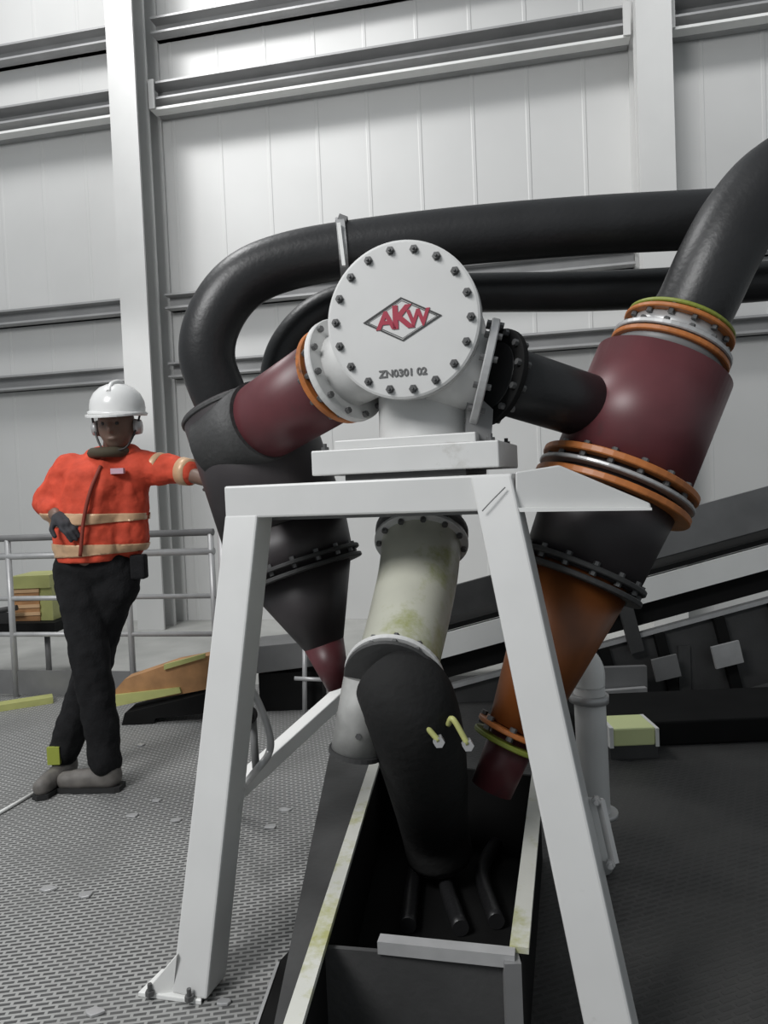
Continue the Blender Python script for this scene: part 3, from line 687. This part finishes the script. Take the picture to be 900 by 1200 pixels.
# flatten jacket depth, trim hem and neckline
cen = jk.parent.location
for v in jk.data.vertices:
    z = v.co.z+cen.z; y = v.co.y
    hemz = W(110, 656).z
    if z < hemz: v.co.z = hemz-cen.z+(z-hemz)*.1
def jband(name, z0, z1, m, lift=.006):
    # reflective band following the jacket's own surface
    me = jk.data; bm = bmesh.new(); bm.from_mesh(me)
    for (zz, keep) in ((z0, 1), (z1, -1)):
        g = bm.verts[:]+bm.edges[:]+bm.faces[:]
        bmesh.ops.bisect_plane(bm, geom=g, plane_co=(0, 0, zz-cen.z), plane_no=(.045, 0, -keep), clear_outer=True)
    lim = (W(58, 600).x-cen.x, W(172, 600).x-cen.x)
    dl = [f for f in bm.faces if not (lim[0] < f.calc_center_median().x < lim[1])]
    bmesh.ops.delete(bm, geom=dl, context='FACES')
    bm.normal_update()
    for v in bm.verts: v.co += v.normal*lift
    nm = bpy.data.meshes.new(name); bm.to_mesh(nm); bm.free(); nm.materials.clear(); nm.materials.append(m)
    for p_ in nm.polygons: p_.use_smooth = True
    o = bpy.data.objects.new(name, nm); COL.objects.link(o); o.parent = jk
    so = o.modifiers.new('s', 'SOLIDIFY'); so.thickness = .004
for py in (607, 642):
    zc = W(110, py).z; jband('reflective_band', zc-.030, zc+.030, M['reflect'])
# zip, collar, chest badge, cuff band
MB().tube(spline([W(118, 546, -.13), W(106, 575, -.178), W(98, 610, -.185), W(94, 652, -.182)]), .008, 8).build('zip_placket', mat('dark_orange_trim', (.22, .035, .02), .7), jk)
cl = [nk+V((math.cos(a)*.075-.01, math.sin(a)*.085-.02, -.012)) for a in [2*math.pi*k/20 for k in range(21)]]
MB().tube(cl, .024, 10).build('collar', mat('olive_trim', (.06, .05, .03), .8), jk)
MB().box(W(138, 552, -.115), (.028, 0, 0), (0, .012, 0), (0, 0, .012)).build('badge', mat('pink_badge', (.55, .35, .42), .6), jk)
d = (W(220, 553, -.05)-elR).normalized(); e = W(220, 553, -.05)
MB().lathe(e-d*.03, d, [(0, .0), (0, .064), (.05, .060), (.05, 0)], 24).build('cuff_band', M['reflect'], jk)
MB().lathe(W(190, 550, -.01)-d*.02, d, [(0, .0755), (.03, .0735), (.03, .06), (0, .06)], 24).build('sleeve_band', M['reflect'], jk)
# trousers
organic('trousers', [(W(95, 662), .115, W(130, 662), .115), (W(88, 668), .10, knL, .084), (knL, .084, anL+V((0, 0, .03)), .072), (W(136, 668), .10, knR, .084), (knR, .084, anR+V((0, 0, .03)), .068), (W(145, 665), .07, W(140, 690), .09)], [], M['trouser'], per, .010, 4, disp=.025)
MB().box(W(163, 664, -.03), (.034, 0, 0), (0, .03, 0), (0, 0, .055)).build('belt_pouch', M['trouser'], per, .01)
# boots
def boot(an, toe, name):
    d = (toe-an); d.z = 0; d.normalize(); f0 = V((an.x, an.y, 0))
    b = organic(name, [(f0+Z*.06-d*.03, .050, f0+Z*.17, .056), (f0+Z*.055-d*.02, .048, f0+Z*.052+d*.13, .042), (f0+Z*.048+d*.10, .044, f0+Z*.046+d*.18, .040)], [], M['boot'], per, .008, 3)
    MB().prism([f0+d*x+V((-d.y, d.x, 0))*y+Z*.0 for x, y in ((-.08, -.035), (-.06, -.045), (.1, -.047), (.2, -.038), (.225, 0), (.2, .038), (.1, .047), (-.06, .045), (-.08, .035))], Z*.022).build('sole', M['sole'], b)
boot(V((anL.x-.01, anL.y, 0)), fl(84, 926), 'boot'); boot(anR, anR+V((-.03, -.3, 0)), 'boot')
MB().box(V((anR.x-.01, anR.y-.068, .145)), (.028, 0, 0), (0, .008, 0), (0, 0, .04)).build('boot_tab', M['yreflect'], per)
# helmet
hm = MB(); hc = W(138, 485, -.03); a_ = V((.06, -.10, 1)).normalized()
hm.lathe(hc, a_, [(0, .118), (.03, .120), (.06, .115), (.09, .10), (.115, .074), (.13, .042), (.135, 0)], 36)
hm.lathe(hc, a_, [(.0, .10), (-.006, .126), (.006, .130), (.012, .119)], 36)
hh = hm.build('helmet', M['helmet'], per)
bk = [hc+V((math.cos(a)*.128, -abs(math.sin(a))*.19, -.004-abs(math.sin(a))*.03)) for a in [math.pi*k/14 for k in range(15)]]
MB().prism(bk, Z*.009).build('peak', M['helmet'], hh)
MB().tube(spline([hc+V((0, -.10, .085)), hc+V((0, -.05, .128)), hc+V((.01, .03, .142)), hc+V((.01, .09, .10))]), .011, 8).build('ridge', M['helmet'], hh)
for sx in (-1, 1):
    MB().tube(spline([hc+V((sx*.108, -.02, .0)), hd+V((sx*.092, -.02, -.01)), hd+V((sx*.055, -.045, -.09)), hd+V((0, -.06, -.108))]), .005, 6).build('chin_strap', M['ink'], hh)
    MB().lathe(hd+V((sx*.082, .005, .0)), V((sx, 0, 0)), [(0, 0), (0, .036), (.024, .032), (.03, 0)], 18).build('ear_muff', M['galv'], hh)
